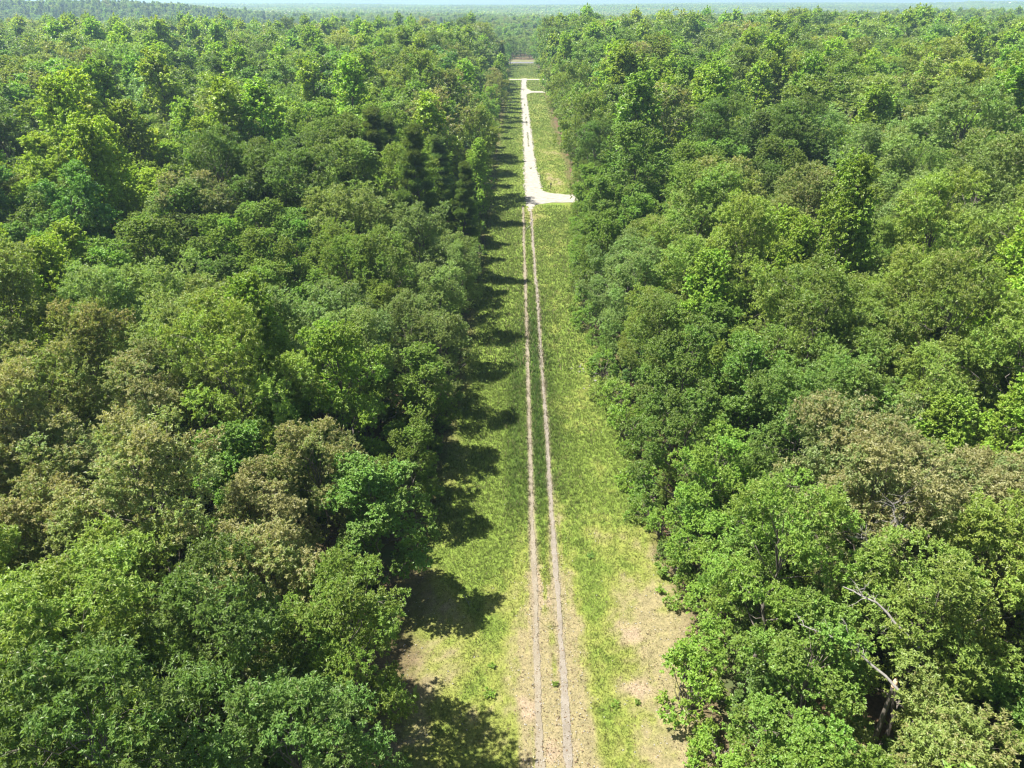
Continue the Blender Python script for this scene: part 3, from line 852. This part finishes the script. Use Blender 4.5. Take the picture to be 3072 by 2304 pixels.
# ------------------------------------------------------------------ grass
def grass_mesh():
    rng = np.random.default_rng(31)
    Vs, Fs, Cs, b = [], [], [], 0
    for (y0, y1, dens, bl, wd, per) in ((22, 48, 95, 0.17, 0.016, 4), (48, 80, 42, 0.26, 0.022, 4), (80, 160, 16, 0.34, 0.05, 3), (160, 300, 13, 0.30, 0.055, 2), (300, 600, 4.5, 0.36, 0.10, 2)):
        n = int((y1 - y0) * 21.5 * dens)
        y = rng.uniform(y0, y1, n); x = edge_l(y) - 0.6 + rng.random(n) * (edge_r(y) - edge_l(y) + 1.6)
        col, lush, deep = turf(x, y)
        keep = rng.random(n) < 0.30 + 0.9 * lush
        for t in TRK: keep &= ~((np.abs(x - t) < 0.14 + 0.22 * rng.random(n)) & (y < 164)) | (rng.random(n) < 0.02)
        crown = (np.abs(x - road_c(y) - 0.1) < 0.28) & (y > 205) & (y < 420) & (fbm(x * 0, y / 12, 66) > 0.5)
        keep &= ~((y > 160) & (y < 479) & (np.abs(x - road_c(y)) < road_h(y) - 0.55 + 0.75 * rng.random(n))) | crown
        keep &= ~((x > 4) & (y > 165.5) & (y < np.interp(x, [4, 6, 8, 12, 34], [186, 180.5, 177.5, 175.8, 174.5])))
        keep &= ~((x > 3.8) & (y > np.interp(x, [4, 8, 34], [386, 398, 398])) & (y < np.interp(x, [3.8, 8, 34], [440, 408, 405])))
        keep &= ~((y > 466) & (y < 478))
        x, y, col, lush, deep = x[keep], y[keep], col[keep], lush[keep], deep[keep]
        n = len(x)
        i = np.repeat(np.arange(n), per); m = len(i)
        hgt = bl * (0.45 + 0.75 * lush[i] + 0.9 * deep[i]) * rng.uniform(0.5, 1.35, m)
        ang = rng.uniform(0, 6.28, m); lean = rng.uniform(0.15, 0.9, m)
        bx = x[i] + rng.normal(0, bl * 0.25, m); by = y[i] + rng.normal(0, bl * 0.25, m)
        dx, dy = np.cos(ang), np.sin(ang)
        w = wd * rng.uniform(0.7, 1.4, m)
        v = np.empty((m, 3, 3))
        v[:, 0] = np.stack([bx - dy * w, by + dx * w, np.full(m, 0.0)], -1)
        v[:, 1] = np.stack([bx + dy * w, by - dx * w, np.full(m, 0.0)], -1)
        v[:, 2] = np.stack([bx + dx * hgt * lean, by + dy * hgt * lean, 0.03 + hgt * 0.85], -1)
        dry = (rng.random(m) < 0.10)[:, None]
        c = col[i] * rng.uniform(0.55, 1.4, (m, 1)); pale = (lush[i] < 0.35)[:, None] & (rng.random((m, 1)) < 0.55)
        c = np.where(pale, YELGRASS * rng.uniform(0.6, 1.25, (m, 1)), c)
        c = np.where(dry, STRAW * rng.uniform(0.7, 1.1, (m, 1)), c)
        Vs.append(v.reshape(-1, 3)); Fs.append(np.arange(m * 3).reshape(-1, 3) + b); b += m * 3
        Cs.append(np.repeat(np.concatenate([c, np.ones((m, 1))], 1), 3, 0))
    return mesh_np('grass', np.concatenate(Vs), np.concatenate(Fs), [M_GRASS], attrs={'tone': np.concatenate(Cs)})
tag(link('grass', grass_mesh()), 'rough yellow green grass growing over the clearing', 'grass', kind='stuff')

# small stones and dead leaf flecks on the worn ground
def fleck_mesh():
    rng = np.random.default_rng(53)
    n = 26000
    y = 20 + 60 * rng.random(n) ** 1.4
    x = edge_l(y) + rng.random(n) * (edge_r(y) - edge_l(y))
    _, lush, _ = turf(x, y)
    band = np.exp(-((x - 2.6) / 2.4) ** 4)
    keep = rng.random(n) < np.clip(0.9 * (0.45 - lush) + 0.45 * band * sstep(62, 40, y), 0.03, 1)
    x, y = x[keep], y[keep]; n = len(x)
    r = rng.uniform(0.018, 0.055, n); a_ = rng.uniform(0, 6.28, n)
    z = 0.075 + 0.02 * rng.random(n)
    v = np.empty((n, 4, 3))
    for k, (dx, dy) in enumerate(((-1, -.6), (1, -.5), (.8, .7), (-.9, .6))):
        v[:, k] = np.stack([x + r * (dx * np.cos(a_) - dy * np.sin(a_)), y + r * (dx * np.sin(a_) + dy * np.cos(a_)), z + r * rng.uniform(-0.3, 0.5, n)], -1)
    pal = np.array([[0.33, 0.31, 0.28], [0.12, 0.085, 0.05], [0.20, 0.13, 0.075], [0.27, 0.23, 0.15]])
    c = pal[rng.integers(0, 4, n)] * rng.uniform(0.7, 1.2, (n, 1))
    return mesh_np('litter', v.reshape(-1, 3), np.arange(n * 4).reshape(-1, 4), [M_GRASS], attrs={'tone': np.repeat(np.concatenate([c, np.ones((n, 1))], 1), 4, 0)})
tag(link('litter', fleck_mesh()), 'small stones and dead leaf litter on the worn ground', 'litter', kind='stuff')
# ------------------------------------------------------------------ weeds standing alone in the clearing
def make_weed(seed):
    rng = np.random.default_rng(seed)
    clumps = [(np.array([rng.normal(0, .16), rng.normal(0, .16), rng.uniform(.12, .38)]), 0.17, np.array([0, 0, 1.0])) for _ in range(9)]
    v, f, att = leaves(rng, clumps, 5, 6, 0.13, 0.07, 0.8, 0.1, 0.5)
    return mesh_np('weed', v, f, [M_LEAF], attrs={'leaf': att})
WEED = [make_weed(701), make_weed(702)]
for k, (x, y, s, look, lab) in enumerate([
        (2.75, 33.9, 0.9, 'green', 'small round green weed beside the right wheel track'),
        (-1.7, 33.1, 1.3, 'bright', 'bright green leafy weed by the shadow edge, lower of two'),
        (-1.6, 35.4, 1.0, 'bright', 'bright green leafy weed by the shadow edge, upper of two'),
        (12.0, 41.1, 2.4, 'green', 'leafy green sapling clump on bare soil by the right rim'),
        (11.4, 42.6, 1.6, 'bright', 'paler low sapling beside the bare soil near right rim'),
        (6.3, 46.8, 1.2, 'bluegreen', 'dark green weed in the pale grass right of the track'),
        (8.1, 32.5, 0.9, 'green', 'little green weed in dry straw, farther from the tracks'),
        (6.6, 32.3, 1.0, 'bright', 'little green weed in dry straw, nearer the tracks')]):
    o = link('weed', WEED[k % 2], loc=(x, y, 0.02), rot=(0, 0, k * 1.3), scl=(s * 0.75, s * 0.75, s * 0.7))
    o.color = (*LOOK[look][0], 0.0)
    tag(o, lab, 'weed', 'weeds in the clearing')

# ------------------------------------------------------------------ dead wood
def dead_branch(name, pts, r0, seed, twigs=6, label='', cat='branch', mat=None, tw_len=0.9, up=0.3):
    rng = np.random.default_rng(seed)
    P = np.array(pts, float)
    n = 9
    t = np.linspace(0, 1, n); tt = np.linspace(0, 1, len(P))
    main = np.stack([np.interp(t, tt, P[:, q]) for q in range(3)], -1)
    L = np.linalg.norm(P[-1] - P[0])
    main[1:-1] += rng.normal(0, 0.018 * L, (n - 2, 3))
    root = link(name, None, loc=tuple(main[0]))
    lim = main - main[0]
    v, f = tubes([(lim, r0 * np.linspace(1, 0.3, n))], 7)
    link('limb', mesh_np('limb', v, f, [mat or M_DEAD], smooth=True), root)
    for k in range(twigs):
        s = rng.uniform(0.25, 0.98)
        p = np.array([np.interp(s, t, lim[:, q]) for q in range(3)])
        dv = nrm(nrm(P[-1] - P[0]) * 0.7 + rng.normal(0, 0.8, 3) + np.array([0, 0, up]))
        q = p + dv * tw_len * rng.uniform(0.5, 1.4)
        rr = r0 * 0.4 * (1 - 0.5 * s)
        tp = [(curve(p, q, 0.05, rng, 5, 0.06), rr * np.linspace(1, 0.25, 5))]
        for m in range(3):
            q2 = p + (q - p) * rng.uniform(0.35, 0.9)
            tp.append((curve(q2, q2 + nrm(dv + rng.normal(0, 0.7, 3)) * tw_len * rng.uniform(0.25, 0.6), 0.0, rng, 4, 0.06), rr * 0.5 * np.linspace(1, 0.3, 4)))
        v, f = tubes(tp, 5)
        link('twig', mesh_np('twig', v, f, [mat or M_DEAD], smooth=True), root)
    return tag(root, label, cat)

dead_branch('dead_limb', [(18.4, 24.0, 11.8), (16.4, 25.6, 13.2), (14.2, 26.4, 13.6)], 0.075, 1, 12, 'long bare white limb lying above lime green leaves near bottom right', 'dead limb')
dead_branch('dead_limb', [(20.4, 26.2, 12.2), (18.6, 27.6, 13.8), (17.0, 28.4, 14.2)], 0.085, 2, 10, 'thick pale bare limb above the long white limb', 'dead limb')
dead_branch('dead_limb', [(22.6, 33.2, 13.0), (22.0, 33.4, 14.4), (21.7, 33.7, 15.6)], 0.10, 3, 12, 'forked white dead limb among bronze oaks on the right', 'dead limb', tw_len=1.5)
dead_branch('dead_limb', [(20.6, 32.2, 13.2), (19.8, 32.2, 14.2), (18.6, 32.0, 14.6)], 0.06, 4, 9, 'thin bare branching limb below the forked white limb', 'dead limb')
dead_branch('dead_tree', [(-19.6, 66.6, 0), (-19.8, 66.6, 7), (-20.0, 66.4, 14.5)], 0.22, 5, 15, 'leafless grey dead tree with fine upright twigs left of the track', 'dead tree', tw_len=2.6, up=1.1)
dead_branch('dead_tree', [(-17.9, 64.6, 0), (-18.0, 64.8, 6), (-17.8, 65.0, 12.5)], 0.17, 6, 11, 'smaller leafless dead tree beside the grey dead one', 'dead tree', tw_len=2.0, up=1.1)
dead_branch('dead_tree', [(17.6, 168, 0), (17.7, 168, 7), (17.8, 168, 14)], 0.24, 7, 7, 'slender bare snag standing behind the gravel driveway', 'dead tree', tw_len=1.3, up=0.6)
dead_branch('fallen_branch', [(3.6, 152.5, 0.16), (2.9, 148.5, 0.2), (2.0, 144.1, 0.12)], 0.10, 8, 4, 'pale fallen branch lying across the wheel tracks before the gravel', 'branch', tw_len=0.9, up=0.1)
dead_branch('fallen_branch', [(-4.0, 42.2, 0.12), (-3.7, 41.6, 0.13), (-3.4, 40.9, 0.1)], 0.025, 9, 2, 'thin pale stick lying in the tree shadow', 'branch', tw_len=0.4, up=0.1)

# broken trunk with a fresh pale break
bt = link('broken_trunk', None, loc=(18.9, 25.0, 0))
tag(bt, 'snapped trunk with orange white break above lime green leaves', 'broken trunk')
v, f = tubes([(np.array([[0, 0, 0], [0.05, 0.02, 4], [0.0, 0.0, 8], [-0.02, -0.03, 10.9]]), np.array([0.16, 0.15, 0.13, 0.11]))], 9)
link('stem', mesh_np('stem', v, f, [M_BARK], smooth=True), bt)
v, f = tubes([(np.array([[-0.02, -0.03, 10.85], [-0.02, -0.04, 11.1], [0.02, 0.0, 11.3], [0.05, 0.04, 11.4]]), np.array([0.125, 0.12, 0.085, 0.03]))], 9)
link('break', mesh_np('break', v, f, [M_BREAK], smooth=True), bt)

# ------------------------------------------------------------------ pale stones by the right rim
rng_r = np.random.default_rng(12)
def rock_mesh(seed):
    rng = np.random.default_rng(seed)
    import bmesh
    bm = bmesh.new(); bmesh.ops.create_icosphere(bm, subdivisions=2, radius=0.5)
    for vtx in bm.verts:
        k = 1 + 0.35 * (rng.random() - 0.5)
        vtx.co = Vector((vtx.co.x * k * 1.2, vtx.co.y * k, max(vtx.co.z * k * 0.6, -0.12)))
    me = bpy.data.meshes.new('rock'); bm.to_mesh(me); bm.free(); me.materials.append(M_ROCK)
    return me
ROCK = [rock_mesh(s) for s in (1, 2, 3)]
for k in range(18):
    cxk, cyk = ((8.4, 81.8), (9.9, 75.6), (9.3, 79))[k % 3]
    x, y = cxk + rng_r.normal(0, 0.7), cyk + rng_r.normal(0, 1.3)
    s = rng_r.uniform(0.14, 0.42)
    o = link('rock', ROCK[k % 3], loc=(x, y, 0.05 * s + 0.03), rot=(0, 0, rng_r.uniform(0, 6.28)), scl=(s, s, s))
    tag(o, 'pale rock in the scatter of stones by the right rim', 'rock', 'pale rocks by the right rim')

# ------------------------------------------------------------------ mailbox, marker, far buildings
import bmesh
def bm_obj(name, fn, mat, parent=None, loc=(0, 0, 0), rot=(0, 0, 0)):
    bm = bmesh.new(); fn(bm)
    me = bpy.data.meshes.new(name); bm.to_mesh(me); bm.free(); me.materials.append(mat)
    return link(name, me, parent, loc, rot)
def box(bm, sx, sy, sz, c=(0, 0, 0), bev=0.0):
    r = bmesh.ops.create_cube(bm, size=1.0)
    for vtx in r['verts']: vtx.co = Vector((vtx.co.x * sx + c[0], vtx.co.y * sy + c[1], vtx.co.z * sz + c[2]))
    if bev: bmesh.ops.bevel(bm, geom=list({e_ for vtx in r['verts'] for e_ in vtx.link_edges}), offset=bev, segments=2, affect='EDGES')
def boxbody(bm):
    n = 8
    prof = [(-0.14, 0), (0.14, 0)] + [(0.14 * math.cos(t), 0.14 + 0.14 * math.sin(t)) for t in np.linspace(0, math.pi, n)]
    a_ = [bm.verts.new((p[0], -0.27, p[1])) for p in prof]; b_ = [bm.verts.new((p[0], 0.27, p[1])) for p in prof]
    for i in range(len(prof)):
        j = (i + 1) % len(prof); bm.faces.new((a_[i], a_[j], b_[j], b_[i]))
    bm.faces.new(a_[::-1]); bm.faces.new(b_)
mb = link('mailbox', None, loc=(8.6, 181.8, 0), rot=(0, 0, 0.2))
tag(mb, 'dark mailbox on a wooden post at the gravel driveway corner', 'mailbox')
bm_obj('post', lambda b: box(b, 0.16, 0.16, 1.15, (0, 0, 0.575), 0.012), M_POST, mb)
bm_obj('box_body', boxbody, M_DARK, mb, (0, 0, 1.155))
bm_obj('arm', lambda b: box(b, 0.09, 0.5, 0.07, (0, 0, 1.11)), M_POST, mb, (0.13, 0, -0.005))
bm_obj('flag', lambda b: box(b, 0.015, 0.06, 0.2, (0.15, 0.05, 1.36)), M_DARK, mb)
mk = link('marker_sign', None, loc=(-1.7, 351, 0))
tag(mk, 'small white marker sign on the left verge of the gravel road', 'sign')
bm_obj('post', lambda b: box(b, 0.08, 0.08, 1.2, (0, 0, 0.6)), M_POST, mk)
bm_obj('panel', lambda b: box(b, 0.6, 0.03, 0.5, (0, -0.06, 1.05)), M_PAINT, mk)
def far_house(x, y, z, w, lab):
    h = link('white_building', None, loc=(x, y, z)); tag(h, lab, 'building')
    bm_obj('wall', lambda b: box(b, w, 9, 9, (0, 0, 4.5)), M_PAINT, h)
    def roof(b):
        p = [(-w / 2 - .4, -5, 9), (w / 2 + .4, -5, 9), (w / 2 + .4, 5, 9), (-w / 2 - .4, 5, 9), (-w / 2 - .4, 0, 12.5), (w / 2 + .4, 0, 12.5)]
        vv = [b.verts.new(q) for q in p]
        for fc in ((0, 1, 5, 4), (2, 3, 4, 5), (1, 2, 5), (3, 0, 4), (3, 2, 1, 0)): b.faces.new([vv[i] for i in fc])
    bm_obj('roof', roof, M_ROOF, h)
    for k in range(3): bm_obj('window', lambda b: box(b, 1.4, 0.1, 1.8, ((k - 1) * w / 3.2, -4.56, 5.5)), M_GLASS, h)
z1, z2 = float(terrain(2329, 3990)), float(terrain(2402, 3990))
far_house(2329, 3990, max(z1, 27), 14, 'tiny white building on the hazy horizon, nearer the picture centre')
far_house(2402, 3990, max(z2, 30), 17, 'tiny white building on the hazy horizon, nearest the right edge')

# ------------------------------------------------------------------ haze
m, nt, out = new_mat('haze_air')
pv = N(nt, 'ShaderNodeVolumePrincipled')
pv.inputs['Color'].default_value = (0.54, 0.76, 1.0, 1)
pv.inputs['Density'].default_value = 0.00019
pv.inputs['Anisotropy'].default_value = 0.25
nt.links.new(pv.outputs[0], out.inputs['Volume'])
tag(bm_obj('haze', lambda b: box(b, 18600, 10600, 130, (0, 4400, 40)), m), kind='stuff')
